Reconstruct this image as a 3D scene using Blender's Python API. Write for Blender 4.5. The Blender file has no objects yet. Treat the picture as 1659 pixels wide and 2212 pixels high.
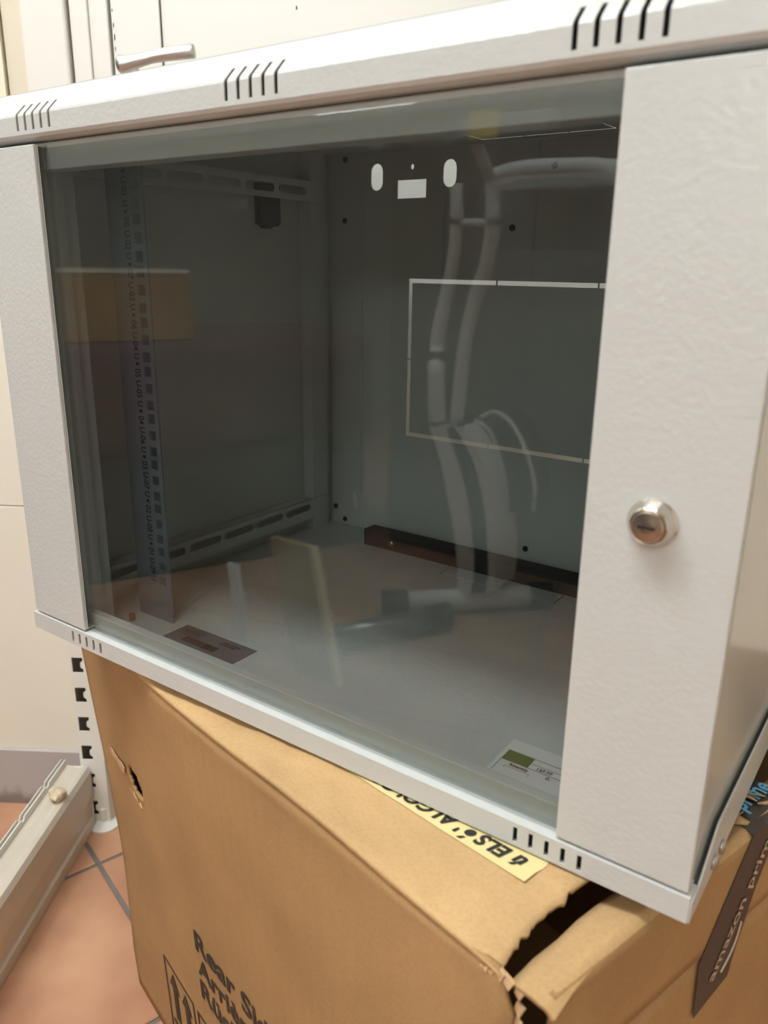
import bpy, bmesh, math, random
from mathutils import Vector, Matrix, noise
from mathutils.geometry import tessellate_polygon
random.seed(7)
scene = bpy.context.scene
COL = scene.collection
Z0 = 0.55                      # cabinet frame z=0 (door bottom) sits 0.55 m above the floor

# ------------------------------------------------------------------ camera
cd = bpy.data.cameras.new('camera'); cam = bpy.data.objects.new('camera', cd); COL.objects.link(cam)
RX = Vector((0.81264254, 0.58261364, 0.0131698))
RD = Vector((0.18210602, -0.23240862, -0.95541804))
RF = Vector((-0.55357881, 0.77881164, -0.29496259))
mw = Matrix((RX, -RD, -RF)).transposed().to_4x4()
mw.translation = Vector((0.66598953, -0.37387449, 0.31409872 + Z0))
cam.matrix_world = mw
cd.sensor_fit = 'VERTICAL'; cd.sensor_height = 36.0
cd.lens = 1725.106 * 36.0 / 2212.0
cd.clip_start = 0.01
cd.dof.use_dof = True; cd.dof.focus_distance = 0.72; cd.dof.aperture_fstop = 8.5
scene.camera = cam

# ------------------------------------------------------------------ world, lights, exposure
w = bpy.data.worlds.new('world'); scene.world = w; w.use_nodes = True
w.node_tree.nodes['Background'].inputs[0].default_value = (1.0, 0.95, 0.88, 1)
w.node_tree.nodes['Background'].inputs[1].default_value = 0.05
scene.view_settings.view_transform = 'Standard'; scene.view_settings.look = 'None'
scene.view_settings.gamma = 1.0; scene.view_settings.use_curve_mapping = False
scene.view_settings.exposure = 0.5
LAMPS = [((0.10, -0.62, 2.15), 1.25, 0.32, 0.0, 16.5), ((0.9, -2.35, 2.15), 1.25, 0.32, 0.58, 6.0), ((-0.75, -0.80, 2.15), 1.25, 0.32, 0.58, 11.0)]  # first lamp follows the cast shadows, the other two are added fill
for i, (lc, lx, ly, rz, pw) in enumerate(LAMPS):
    ld = bpy.data.lights.new('ceiling_light', 'AREA'); ld.shape = 'RECTANGLE'; ld.size = lx; ld.size_y = ly
    ld.energy = pw; ld.color = (0.905, 0.95, 0.955)
    lo = bpy.data.objects.new('ceiling_light', ld); COL.objects.link(lo)
    lo.location = (lc[0], lc[1], lc[2] + Z0 - 0.085); lo.rotation_euler = (0, 0, rz)

# added fill lamp on the far wall, gives low frontal light on the cabinet
wl = bpy.data.lights.new('wall_fill_light', 'AREA'); wl.shape = 'RECTANGLE'; wl.size = 1.2; wl.size_y = 0.12; wl.energy = 17.0; wl.color = (0.905, 0.95, 0.955)
wlo = bpy.data.objects.new('wall_fill_light', wl); COL.objects.link(wlo)
wlo.location = (0.4782 - 0.5446 * 0.075, -2.9925 + 0.8387 * 0.075, 1.0 + Z0); wlo.rotation_euler = (math.radians(90), 0, math.radians(33.0 + 180))
# ------------------------------------------------------------------ helpers
ORG = {}
def V(p): return Vector((p[0], p[1], p[2] + Z0))
def thing(name, label, cat, loc, group=None):
    o = bpy.data.objects.new(name, None); COL.objects.link(o); o.location = V(loc); ORG[o.name] = V(loc)
    o.empty_display_size = 0.05
    o['label'] = label; o['category'] = cat
    if group: o['group'] = group
    return o
def mk(name, geo, mat, parent=None, smooth=False, bevel=0.0, solid=0.0, sub=0, label=None):
    """one mesh object; geo = (verts, faces) in cabinet-frame metres"""
    vs, fs = geo
    W = [V(p) for p in vs]
    if parent is not None: org = ORG[parent.name]
    else:
        org = Vector(((min(p.x for p in W)+max(p.x for p in W))/2, (min(p.y for p in W)+max(p.y for p in W))/2, min(p.z for p in W)))
    me = bpy.data.meshes.new(name)
    me.from_pydata([p - org for p in W], [], fs); me.validate(); me.update()
    if smooth:
        for p in me.polygons: p.use_smooth = True
    mats = mat if isinstance(mat, (list, tuple)) else [mat]
    for m in mats: me.materials.append(MT[m])
    o = bpy.data.objects.new(name, me); COL.objects.link(o)
    if parent is not None: o.parent = parent; ORG[o.name] = org
    else: o.location = org; ORG[o.name] = org
    if solid:
        m = o.modifiers.new('solid', 'SOLIDIFY'); m.thickness = abs(solid); m.offset = -1 if solid > 0 else 1
    if bevel:
        m = o.modifiers.new('bevel', 'BEVEL'); m.width = bevel; m.segments = 2; m.limit_method = 'ANGLE'; m.angle_limit = 0.6
    if sub:
        m = o.modifiers.new('sub', 'SUBSURF'); m.levels = sub; m.render_levels = sub
    if label: o['label'] = label
    return o
def tag(o, label, cat, group=None, kind=None):
    o['label'] = label; o['category'] = cat
    if group: o['group'] = group
    if kind: o['kind'] = kind
    return o
def struct(o, label, cat):
    o['kind'] = 'structure'; o['label'] = label; o['category'] = cat; return o
def join(*gs):
    vs, fs = [], []
    for v, f in gs:
        b = len(vs); vs += list(v); fs += [tuple(i + b for i in q) for q in f]
    return vs, fs
ID = lambda p: p
def box(x0, x1, y0, y1, z0, z1, T=ID):
    vs = [T(p) for p in ((x0,y0,z0),(x1,y0,z0),(x1,y1,z0),(x0,y1,z0),(x0,y0,z1),(x1,y0,z1),(x1,y1,z1),(x0,y1,z1))]
    return vs, [(0,3,2,1),(4,5,6,7),(0,1,5,4),(1,2,6,5),(2,3,7,6),(3,0,4,7)]
def plate(outer, holes, t, T):
    """flat sheet with real holes; T maps (u, v, depth) to space; depth 0 = front, t = back"""
    loops = [list(outer)] + [list(h) for h in holes]
    flat = [p for l in loops for p in l]
    tris = tessellate_polygon([[Vector((p[0], p[1], 0)) for p in l] for l in loops])
    n = len(flat)
    vs = [T((p[0], p[1], 0)) for p in flat] + [T((p[0], p[1], t)) for p in flat]
    fs = []
    for a, b, c in tris:
        fs.append((a, b, c)); fs.append((c + n, b + n, a + n))
    k = 0
    for l in loops:
        m = len(l)
        for i in range(m):
            a, b = k + i, k + (i + 1) % m
            fs.append((a, b, b + n, a + n))
        k += m
    return vs, fs
def rect(u0, u1, v0, v1): return [(u0, v0), (u1, v0), (u1, v1), (u0, v1)]
def oblong(cu, cv, lu, lv, seg=6):
    """stadium, long axis v if lv > lu"""
    pts = []
    if lv >= lu:
        r = lu / 2; h = lv / 2 - r
        for i in range(seg + 1): a = math.pi * i / seg; pts.append((cu + r * math.cos(a), cv + h + r * math.sin(a)))
        for i in range(seg + 1): a = math.pi + math.pi * i / seg; pts.append((cu + r * math.cos(a), cv - h + r * math.sin(a)))
    else:
        r = lv / 2; h = lu / 2 - r
        for i in range(seg + 1): a = -math.pi/2 + math.pi * i / seg; pts.append((cu + h + r * math.cos(a), cv + r * math.sin(a)))
        for i in range(seg + 1): a = math.pi/2 + math.pi * i / seg; pts.append((cu - h + r * math.cos(a), cv + r * math.sin(a)))
    return pts
def lathe(prof, c, axis, seg=28):
    """prof = [(radius, height along axis)]; axis unit vector"""
    ax = Vector(axis).normalized(); e1 = ax.orthogonal().normalized(); e2 = ax.cross(e1)
    c = Vector(c); vs, fs = [], []
    for r, h in prof:
        for i in range(seg):
            a = 2 * math.pi * i / seg
            vs.append(tuple(c + ax * h + (e1 * math.cos(a) + e2 * math.sin(a)) * r))
    for j in range(len(prof) - 1):
        for i in range(seg):
            a, b = j * seg + i, j * seg + (i + 1) % seg
            fs.append((a, b, b + seg, a + seg))
    fs.append(tuple(range(seg))[::-1]); fs.append(tuple(range((len(prof)-1)*seg, len(prof)*seg)))
    return vs, fs
def tube(pts, rad, seg=12, flat=1.0, up=(0, 0, 1)):
    P = [Vector(p) for p in pts]; n = len(P)
    R = rad if isinstance(rad, (list, tuple)) else [rad] * n
    vs, fs = [], []
    for i in range(n):
        t = (P[min(i+1, n-1)] - P[max(i-1, 0)]).normalized()
        u = Vector(up); e1 = u.cross(t)
        if e1.length < 1e-4: e1 = t.orthogonal()
        e1.normalize(); e2 = t.cross(e1)
        for k in range(seg):
            a = 2 * math.pi * k / seg
            vs.append(tuple(P[i] + e1 * math.cos(a) * R[i] * flat + e2 * math.sin(a) * R[i]))
    for i in range(n - 1):
        for k in range(seg):
            a, b = i * seg + k, i * seg + (k + 1) % seg
            fs.append((a, b, b + seg, a + seg))
    fs.append(tuple(range(seg))[::-1]); fs.append(tuple(range((n-1)*seg, n*seg)))
    return vs, fs
def smooth_path(pts, n=8):
    P = [Vector(p) for p in pts]; out = []
    for i in range(len(P) - 1):
        p0, p1, p2, p3 = P[max(i-1,0)], P[i], P[i+1], P[min(i+2, len(P)-1)]
        for k in range(n):
            t = k / n
            out.append(0.5 * ((2*p1) + (p2-p0)*t + (2*p0-5*p1+4*p2-p3)*t*t + (3*p1-p0-3*p2+p3)*t*t*t))
    out.append(P[-1]); return [tuple(p) for p in out]
def grid(us, vs_, F):
    vs = [F(u, v) for v in vs_ for u in us]; nu = len(us); fs = []
    for j in range(len(vs_) - 1):
        for i in range(nu - 1):
            a = j * nu + i; fs.append((a, a + 1, a + nu + 1, a + nu))
    return vs, fs
def lin(a, b, n): return [a + (b - a) * i / n for i in range(n + 1)]
def interp(x, tab):
    if x <= tab[0][0]: return tab[0][1]
    for (x0, y0), (x1, y1) in zip(tab, tab[1:]):
        if x <= x1: return y0 + (y1 - y0) * (x - x0) / (x1 - x0)
    return tab[-1][1]
def text_geo(body, T, width=None, height=None, size=1.0, bold=0.0, shear=0.0):
    """lettering as flat mesh; T maps (u, v) text-plane metres to space. width/height = fitted bounding box"""
    cu = bpy.data.curves.new('lettering', 'FONT'); cu.body = body; cu.size = 1.0; cu.offset = bold; cu.shear = shear
    cu.resolution_u = 4
    ob = bpy.data.objects.new('lettering', cu); COL.objects.link(ob)
    dg = bpy.context.evaluated_depsgraph_get(); me = bpy.data.meshes.new_from_object(ob.evaluated_get(dg))
    xs = [v.co.x for v in me.vertices]; ys = [v.co.y for v in me.vertices]
    x0, x1, y0, y1 = min(xs), max(xs), min(ys), max(ys)
    if '\n' in body or height is None: sy = None
    su = (width / (x1 - x0)) if width else None
    sv = (height / (y1 - y0)) if height else None
    if su is None and sv is None: su = sv = size
    elif su is None: su = sv
    elif sv is None: sv = su
    vs = [T(((v.co.x - x0) * su, (v.co.y - y0) * sv)) for v in me.vertices]
    fs = [tuple(p.vertices) for p in me.polygons]
    bpy.data.objects.remove(ob); bpy.data.meshes.remove(me); bpy.data.curves.remove(cu)
    return vs, fs
def frame2(o, ux, uy):
    o, ux, uy = Vector(o), Vector(ux).normalized(), Vector(uy).normalized()
    return lambda p: tuple(o + ux * p[0] + uy * p[1])

# ------------------------------------------------------------------ materials
MT = {}
def nm(name):
    m = bpy.data.materials.new(name); m.use_nodes = True; MT[name] = m
    nt = m.node_tree; return m, nt, nt.nodes['Principled BSDF']
def simple(name, col, rough=0.5, metal=0.0, bump=0.0, bscale=300.0, var=0.0, vscale=6.0, spec=0.5, coat=0.0):
    m, nt, b = nm(name)
    b.inputs['Base Color'].default_value = (*col, 1); b.inputs['Roughness'].default_value = rough
    b.inputs['Metallic'].default_value = metal; b.inputs['Specular IOR Level'].default_value = spec
    b.inputs['Coat Weight'].default_value = coat
    tc = nt.nodes.new('ShaderNodeTexCoord')
    if bump:
        n = nt.nodes.new('ShaderNodeTexNoise'); n.inputs['Scale'].default_value = bscale; n.inputs['Detail'].default_value = 3
        bp = nt.nodes.new('ShaderNodeBump'); bp.inputs['Strength'].default_value = bump; bp.inputs['Distance'].default_value = 0.001
        nt.links.new(tc.outputs['Object'], n.inputs['Vector']); nt.links.new(n.outputs['Fac'], bp.inputs['Height'])
        nt.links.new(bp.outputs['Normal'], b.inputs['Normal'])
    if var:
        n2 = nt.nodes.new('ShaderNodeTexNoise'); n2.inputs['Scale'].default_value = vscale; n2.inputs['Detail'].default_value = 4
        r = nt.nodes.new('ShaderNodeValToRGB')
        r.color_ramp.elements[0].position = 0.3; r.color_ramp.elements[1].position = 0.7
        r.color_ramp.elements[0].color = (*[c * (1 - var) for c in col], 1)
        r.color_ramp.elements[1].color = (*[min(1, c * (1 + var)) for c in col], 1)
        nt.links.new(tc.outputs['Object'], n2.inputs['Vector']); nt.links.new(n2.outputs['Fac'], r.inputs['Fac'])
        nt.links.new(r.outputs['Color'], b.inputs['Base Color'])
    return m
simple('cabinet_paint', (0.56, 0.565, 0.55), 0.32, bump=0.36, bscale=280, spec=0.5)
simple('panel_paint', (0.56, 0.565, 0.55), 0.17, bump=0.03, bscale=200, spec=0.6)
simple('inner_paint', (0.57, 0.58, 0.565), 0.38, bump=0.10, bscale=330)
simple('rail_steel', (0.27, 0.31, 0.36), 0.33, metal=0.5)
simple('black_plastic', (0.012, 0.012, 0.013), 0.45)
simple('dark_bar', (0.022, 0.025, 0.028), 0.6, spec=0.25)
simple('gap_black', (0.008, 0.008, 0.009), 0.8)
simple('chrome', (0.66, 0.62, 0.57), 0.14, metal=1.0)
simple('satin_metal', (0.55, 0.54, 0.525), 0.33, metal=1.0)
simple('nickel', (0.40, 0.34, 0.29), 0.26, metal=1.0)
simple('screw_steel', (0.45, 0.44, 0.42), 0.25, metal=1.0)
simple('dark_screw', (0.03, 0.03, 0.03), 0.25, metal=0.4)
simple('copper', (0.30, 0.10, 0.05), 0.4, metal=0.4)
simple('ink', (0.012, 0.011, 0.010), 0.55)
simple('sticker_silver', (0.105, 0.118, 0.138), 0.45)
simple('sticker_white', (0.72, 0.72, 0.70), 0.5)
simple('sticker_green', (0.07, 0.16, 0.025), 0.5)
simple('grey_ink', (0.10, 0.10, 0.10), 0.6)
simple('wall_cream', (0.84, 0.80, 0.695), 0.7, bump=0.06, bscale=40, var=0.03, vscale=3)
simple('wall_cream_shaded', (0.70, 0.63, 0.50), 0.65, var=0.03)  # cream wall with its shade put into the colour
simple('door_white', (0.78, 0.755, 0.715), 0.4, bump=0.03, bscale=30)
simple('ceiling_white', (0.80, 0.78, 0.74), 0.8)
simple('far_wall', (0.36, 0.36, 0.34), 0.8, var=0.06)
simple('grout', (0.17, 0.155, 0.14), 0.9, bump=0.3, bscale=400)
simple('frame_cream', (0.82, 0.77, 0.62), 0.45)
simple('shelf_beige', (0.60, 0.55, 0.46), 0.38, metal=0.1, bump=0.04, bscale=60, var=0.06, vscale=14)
simple('shelf_white', (0.80, 0.79, 0.74), 0.4)
simple('plaster_chunk', (0.62, 0.50, 0.34), 0.8, bump=0.6, bscale=180, var=0.25, vscale=90)
simple('tape_black', (0.030, 0.024, 0.020), 0.32, bump=0.05, bscale=60)
simple('tape_print', (0.52, 0.37, 0.26), 0.5)
simple('tape_blue', (0.12, 0.42, 0.72), 0.5)
simple('masking_tape', (0.66, 0.55, 0.26), 0.55, var=0.05, vscale=25)
simple('bike_white', (0.84, 0.84, 0.82), 0.35)
simple('bike_black', (0.02, 0.02, 0.022), 0.4)
simple('bike_grey', (0.30, 0.31, 0.32), 0.3, metal=0.6)
simple('wood_board', (0.42, 0.29, 0.15), 0.55, var=0.12, vscale=8)
simple('dark_wood', (0.085, 0.075, 0.066), 0.5, var=0.15, vscale=5)
simple('wood_edge', (0.88, 0.78, 0.46), 0.5)
simple('maroon_cloth', (0.13, 0.045, 0.055), 0.85, bump=0.2, bscale=120)
simple('yellow_note', (0.70, 0.58, 0.12), 0.6)
simple('torn_paper', (0.56, 0.36, 0.19), 0.85, bump=0.5, bscale=220, var=0.2, vscale=120)
simple('lamp_housing', (0.85, 0.85, 0.83), 0.5)
m, nt, b = nm('lamp_glow'); b.inputs['Emission Color'].default_value = (0.905, 0.95, 0.955, 1); b.inputs['Emission Strength'].default_value = 6.0

# tinted safety glass: straight-through tint plus Fresnel mirror
m, nt, b = nm('tinted_glass'); nt.nodes.remove(b)
out = nt.nodes['Material Output']
tr = nt.nodes.new('ShaderNodeBsdfTransparent'); tr.inputs['Color'].default_value = (0.785, 0.81, 0.805, 1)
gl = nt.nodes.new('ShaderNodeBsdfGlossy'); gl.inputs['Roughness'].default_value = 0.0; gl.inputs['Color'].default_value = (0.97, 1, 0.99, 1)
fr = nt.nodes.new('ShaderNodeFresnel')
ge = nt.nodes.new('ShaderNodeNewGeometry'); io = nt.nodes.new('ShaderNodeMix')   # same pane IOR on both faces of the slab
io.inputs[2].default_value = 1.5; io.inputs[3].default_value = 1 / 1.5
nt.links.new(ge.outputs['Backfacing'], io.inputs[0]); nt.links.new(io.outputs[0], fr.inputs['IOR'])
mx = nt.nodes.new('ShaderNodeMixShader')
nt.links.new(fr.outputs[0], mx.inputs[0]); nt.links.new(tr.outputs[0], mx.inputs[1]); nt.links.new(gl.outputs[0], mx.inputs[2])
nt.links.new(mx.outputs[0], out.inputs['Surface'])

# cardboard: kraft colour, faint vertical flutes, blotches
def cardboard(name, base, flute, fl_axis):
    m, nt, b = nm(name); b.inputs['Roughness'].default_value = 0.78; b.inputs['Specular IOR Level'].default_value = 0.25
    tc = nt.nodes.new('ShaderNodeTexCoord'); mp = nt.nodes.new('ShaderNodeMapping')
    nt.links.new(tc.outputs['Object'], mp.inputs['Vector'])
    mp.inputs['Rotation'].default_value = (0, 0, math.radians(16.1))
    n1 = nt.nodes.new('ShaderNodeTexNoise'); n1.inputs['Scale'].default_value = 9; n1.inputs['Detail'].default_value = 6
    n2 = nt.nodes.new('ShaderNodeTexNoise'); n2.inputs['Scale'].default_value = 420; n2.inputs['Detail'].default_value = 3
    for n in (n1, n2): nt.links.new(mp.outputs['Vector'], n.inputs['Vector'])
    r = nt.nodes.new('ShaderNodeValToRGB'); r.color_ramp.elements[0].position = 0.28; r.color_ramp.elements[1].position = 0.75
    r.color_ramp.elements[0].color = (*[c * 0.86 for c in base], 1); r.color_ramp.elements[1].color = (*[c * 1.14 for c in base], 1)
    nt.links.new(n1.outputs['Fac'], r.inputs['Fac'])
    mixc = nt.nodes.new('ShaderNodeMixRGB'); mixc.blend_type = 'MULTIPLY'; mixc.inputs[0].default_value = 0.35
    r2 = nt.nodes.new('ShaderNodeValToRGB'); r2.color_ramp.elements[0].position = 0.3; r2.color_ramp.elements[1].position = 0.6
    r2.color_ramp.elements[0].color = (0.72, 0.70, 0.66, 1); nt.links.new(n2.outputs['Fac'], r2.inputs['Fac'])
    nt.links.new(r.outputs['Color'], mixc.inputs[1]); nt.links.new(r2.outputs['Color'], mixc.inputs[2])
    nt.links.new(mixc.outputs['Color'], b.inputs['Base Color'])
    wv = nt.nodes.new('ShaderNodeTexWave'); wv.bands_direction = fl_axis; wv.inputs['Scale'].default_value = 22; wv.inputs['Distortion'].default_value = 1.2
    wv.inputs['Detail'].default_value = 2; wv.inputs['Detail Scale'].default_value = 1.5
    nt.links.new(mp.outputs['Vector'], wv.inputs['Vector'])
    n3 = nt.nodes.new('ShaderNodeTexNoise'); n3.inputs['Scale'].default_value = 14; n3.inputs['Detail'].default_value = 5
    nt.links.new(mp.outputs['Vector'], n3.inputs['Vector'])
    mul = nt.nodes.new('ShaderNodeMath'); mul.operation = 'MULTIPLY'
    nt.links.new(wv.outputs['Fac'], mul.inputs[0]); nt.links.new(n1.outputs['Fac'], mul.inputs[1])
    add = nt.nodes.new('ShaderNodeMath'); add.operation = 'MULTIPLY_ADD'; add.inputs[1].default_value = flute
    nt.links.new(mul.outputs[0], add.inputs[0]); nt.links.new(n3.outputs['Fac'], add.inputs[2])
    bp = nt.nodes.new('ShaderNodeBump'); bp.inputs['Strength'].default_value = 0.5; bp.inputs['Distance'].default_value = 0.004
    nt.links.new(add.outputs[0], bp.inputs['Height']); nt.links.new(bp.outputs['Normal'], b.inputs['Normal'])
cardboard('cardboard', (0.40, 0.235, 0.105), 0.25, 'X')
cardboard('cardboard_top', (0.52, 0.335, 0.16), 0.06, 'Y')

# terracotta tile
m, nt, b = nm('terracotta'); b.inputs['Roughness'].default_value = 0.42
tc = nt.nodes.new('ShaderNodeTexCoord'); oi = nt.nodes.new('ShaderNodeObjectInfo')
va = nt.nodes.new('ShaderNodeVectorMath'); va.operation = 'ADD'
nt.links.new(tc.outputs['Object'], va.inputs[0]); nt.links.new(oi.outputs['Location'], va.inputs[1])
n1 = nt.nodes.new('ShaderNodeTexNoise'); n1.inputs['Scale'].default_value = 7; n1.inputs['Detail'].default_value = 3
nt.links.new(va.outputs[0], n1.inputs['Vector'])
r = nt.nodes.new('ShaderNodeValToRGB')
r.color_ramp.elements[0].position = 0.3; r.color_ramp.elements[1].position = 0.7
r.color_ramp.elements[0].color = (0.34, 0.155, 0.09, 1); r.color_ramp.elements[1].color = (0.56, 0.31, 0.185, 1)
nt.links.new(n1.outputs['Fac'], r.inputs['Fac']); nt.links.new(r.outputs['Color'], b.inputs['Base Color'])
n2 = nt.nodes.new('ShaderNodeTexNoise'); n2.inputs['Scale'].default_value = 60; nt.links.new(va.outputs[0], n2.inputs['Vector'])
bp = nt.nodes.new('ShaderNodeBump'); bp.inputs['Strength'].default_value = 0.15; bp.inputs['Distance'].default_value = 0.003
nt.links.new(n2.outputs['Fac'], bp.inputs['Height']); nt.links.new(bp.outputs['Normal'], b.inputs['Normal'])

# scuffed skirting: lilac grey, grime with its own ragged edge along the foot
m, nt, b = nm('skirting_grey'); b.inputs['Roughness'].default_value = 0.75
tc = nt.nodes.new('ShaderNodeTexCoord'); sx = nt.nodes.new('ShaderNodeSeparateXYZ'); nt.links.new(tc.outputs['Object'], sx.inputs[0])
n1 = nt.nodes.new('ShaderNodeTexNoise'); n1.inputs['Scale'].default_value = 28; n1.inputs['Detail'].default_value = 6
nt.links.new(tc.outputs['Object'], n1.inputs['Vector'])
ma = nt.nodes.new('ShaderNodeMath'); ma.operation = 'MULTIPLY_ADD'; ma.inputs[1].default_value = -16; nt.links.new(sx.outputs['Z'], ma.inputs[0]); nt.links.new(n1.outputs['Fac'], ma.inputs[2])
r = nt.nodes.new('ShaderNodeValToRGB'); r.color_ramp.elements[0].position = 0.0; r.color_ramp.elements[1].position = 0.32
r.color_ramp.elements[0].color = (0.47, 0.43, 0.42, 1); r.color_ramp.elements[1].color = (0.24, 0.205, 0.18, 1)
nt.links.new(ma.outputs[0], r.inputs['Fac']); nt.links.new(r.outputs['Color'], b.inputs['Base Color'])

# ------------------------------------------------------------------ room frames
WA = math.radians(33.0); WD = Vector((math.cos(WA), math.sin(WA), 0)); WN = Vector((math.sin(WA), -math.cos(WA), 0))   # along wall, into room
WO = Vector((-0.5097, 0.1813, 0))
def WF(p):                     # (s along wall, off into room, z) -> cabinet frame
    q = WO + WD * p[0] + WN * p[1]; return (q.x, q.y, p[2])
BU = Vector((0.9605, -0.2777, 0)); BN = Vector((0.2777, 0.9605, 0))
def BF(p):                     # (along, perp, z) carton / tile axes -> cabinet frame
    q = BU * p[0] + BN * p[1]; return (q.x, q.y, p[2])
S0, S1, OFF1, ZC = -4.0, 2.2, 3.2, 2.15

# ------------------------------------------------------------------ structure
floor = struct(mk('floor', box(S0, S1, 0, OFF1, -0.60, -0.553, WF), 'grout'), 'floor of square terracotta tiles with grey grout joints', 'floor')
struct(mk('ceiling', box(S0, S1, 0, OFF1, ZC, ZC + 0.05, WF), 'ceiling_white'), 'plain white ceiling of the room', 'ceiling')
wall = struct(mk('wall_back', box(S0, S1, -0.10, -0.012, -0.60, ZC, WF), 'wall_cream'), 'cream panelled wall behind the cabinet', 'wall')
mk('wall_panel', box(S0, 0.16, -0.012, 0.0, -0.448, -0.0342, WF), 'wall_cream', wall, bevel=0.0008)
mk('wall_panel', box(S0, 0.16, -0.012, 0.0, -0.0328, ZC, WF), 'wall_cream', wall, bevel=0.0008)
mk('wall_panel', box(0.16, S1, -0.012, -0.001, -0.55, ZC, WF), 'wall_cream', wall)
struct(mk('wall_left', box(S0 - 0.1, S0, 0, OFF1, -0.60, ZC, WF), 'far_wall'), 'plain grey end wall of the room', 'wall')
struct(mk('wall_right', box(S1, S1 + 0.1, 0, OFF1, -0.60, ZC, WF), 'wall_cream'), 'plain cream end wall of the room', 'wall')
struct(mk('wall_front', box(S0, S1, OFF1, OFF1 + 0.1, -0.60, ZC, WF), 'wall_cream'), 'plain cream wall facing the cabinet', 'wall')
struct(mk('baseboard_back', box(S0, 0.16, -0.012, 0.006, -0.55, -0.448, WF), 'skirting_grey', bevel=0.001), 'grimy grey baseboard below the cream wall', 'baseboard')

# tiles: 30 cm squares on the carton's axes, clipped where they meet the walls
TS, GW = 0.30, 0.0065
def clip(poly):
    def half(poly, f):
        out = []
        for i in range(len(poly)):
            a, b = poly[i], poly[(i+1) % len(poly)]; fa, fb = f(a), f(b)
            if fa >= 0: out.append(a)
            if fa * fb < 0: t = fa / (fa - fb); out.append(a + (b - a) * t)
        return out
    for f in (lambda p: (p-WO).dot(WD)-S0-0.002, lambda p: S1-0.002-(p-WO).dot(WD), lambda p: (p-WO).dot(WN)-0.0005, lambda p: OFF1-0.002-(p-WO).dot(WN)):
        if len(poly) < 3: return []
        poly = half(poly, f)
    return poly
cx = Vector((-0.2507, 0.1882, 0)); ca, cp = cx.dot(BU), cx.dot(BN)
def tile_geo(poly, inset=0.0025):
    c = sum(poly, Vector((0,0,0))) / len(poly)
    n = len(poly); vs = [(p.x, p.y, -0.556) for p in poly] + [(p.x, p.y, -0.5512) for p in poly]
    for p in poly:
        q = p + (c - p).normalized() * inset; vs.append((q.x, q.y, -0.55))
    fs = [(i, (i+1) % n, (i+1) % n + n, i + n) for i in range(n)] + [(i+n, (i+1) % n + n, (i+1) % n + 2*n, i + 2*n) for i in range(n)]
    fs.append(tuple(range(2*n, 3*n))); fs.append(tuple(range(n))[::-1]); return vs, fs
tile_me = None; ntile = 0
forg = ORG[floor.name]
for i in range(-16, 12):
    for j in range(-18, 10):
        a0, p0 = ca + i * TS + GW/2, cp + j * TS + GW/2
        sq = [BU * (a0 + du * (TS - GW)) + BN * (p0 + dv * (TS - GW)) for du, dv in ((0,0),(1,0),(1,1),(0,1))]
        po = clip(sq)
        if len(po) < 3: continue
        area = abs(sum(po[k].x * po[(k+1) % len(po)].y - po[(k+1) % len(po)].x * po[k].y for k in range(len(po)))) / 2
        if area < 0.002: continue
        full = len(po) == 4 and abs(area - (TS-GW)**2) < 1e-5
        c = sum(po, Vector((0,0,0))) / len(po)
        if full and tile_me is not None: me = tile_me
        else:
            vs, fs = tile_geo(po)
            me = bpy.data.meshes.new('tile'); me.from_pydata([(v[0]-c.x, v[1]-c.y, v[2]+0.55) for v in vs], [], fs); me.update(); me.materials.append(MT['terracotta'])
            if full: tile_me = me
        o = bpy.data.objects.new('tile', me); COL.objects.link(o); o.parent = floor
        o.location = Vector((c.x, c.y, -0.55 + Z0)) - forg; ntile += 1

# white door with moulded casing, lever handle
door = struct(mk('door_1', box(0.298, 1.30, -0.02, 0.020, -0.545, 1.45, WF), 'door_white', bevel=0.002), 'white lacquered door with metal lever handle behind the cabinet', 'door')
mk('door_moulding', box(0.300, 0.359, 0.020, 0.0235, -0.545, 1.45, WF), 'door_white', door, bevel=0.001)
mk('door_moulding', box(0.359, 0.3605, 0.020, 0.0205, -0.545, 1.45, WF), 'grey_ink', door)
struct(mk('trim_1', box(0.190, 0.2455, -0.011, 0.030, -0.55, 1.55, WF), 'door_white', bevel=0.003), 'flat white casing board left of the door', 'door casing')
struct(mk('trim_2', join(box(0.2485, 0.271, -0.011, 0.024, -0.55, 1.53, WF), box(0.271, 0.2945, -0.011, 0.021, -0.55, 1.53, WF)), 'door_white', bevel=0.0015), 'stepped white door jamb beside the lever handle', 'door jamb')
struct(mk('shaded_wall_strip', box(0.1615, 0.1885, -0.001, 0.018, 0.10, 1.55, WF), 'wall_cream_shaded', bevel=0.001), 'narrow board coloured as shaded wall between the picture frame and the casing', 'trim')  # board stands in for the strip of wall lying in shade
hp = [WF((0.3205, o, 0.538)) for o in (0.0205, 0.045)]
mk('handle_neck', lathe([(0.009, 0), (0.008, 0.02), (0.008, 0.032)], WF((0.321, 0.020, 0.538)), tuple(WN), 20), 'chrome', door, smooth=True)
lev = smooth_path([WF((0.3165, 0.058, 0.5375)), WF((0.325, 0.060, 0.5385)), WF((0.345, 0.061, 0.5425)), WF((0.365, 0.061, 0.5468)), WF((0.390, 0.061, 0.5500)), WF((0.4095, 0.060, 0.5520))], 6)
nl = len(lev); rr = [interp(i / (nl-1), [(0, 0.0055), (0.04, 0.0090), (0.12, 0.0105), (0.28, 0.0082), (0.5, 0.0070), (0.8, 0.0080), (0.96, 0.0082), (1, 0.0070)]) for i in range(nl)]
mk('lever', tube(lev, rr, 16, 0.85), 'satin_metal', door, smooth=True, label='brushed metal lever handle')
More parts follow.
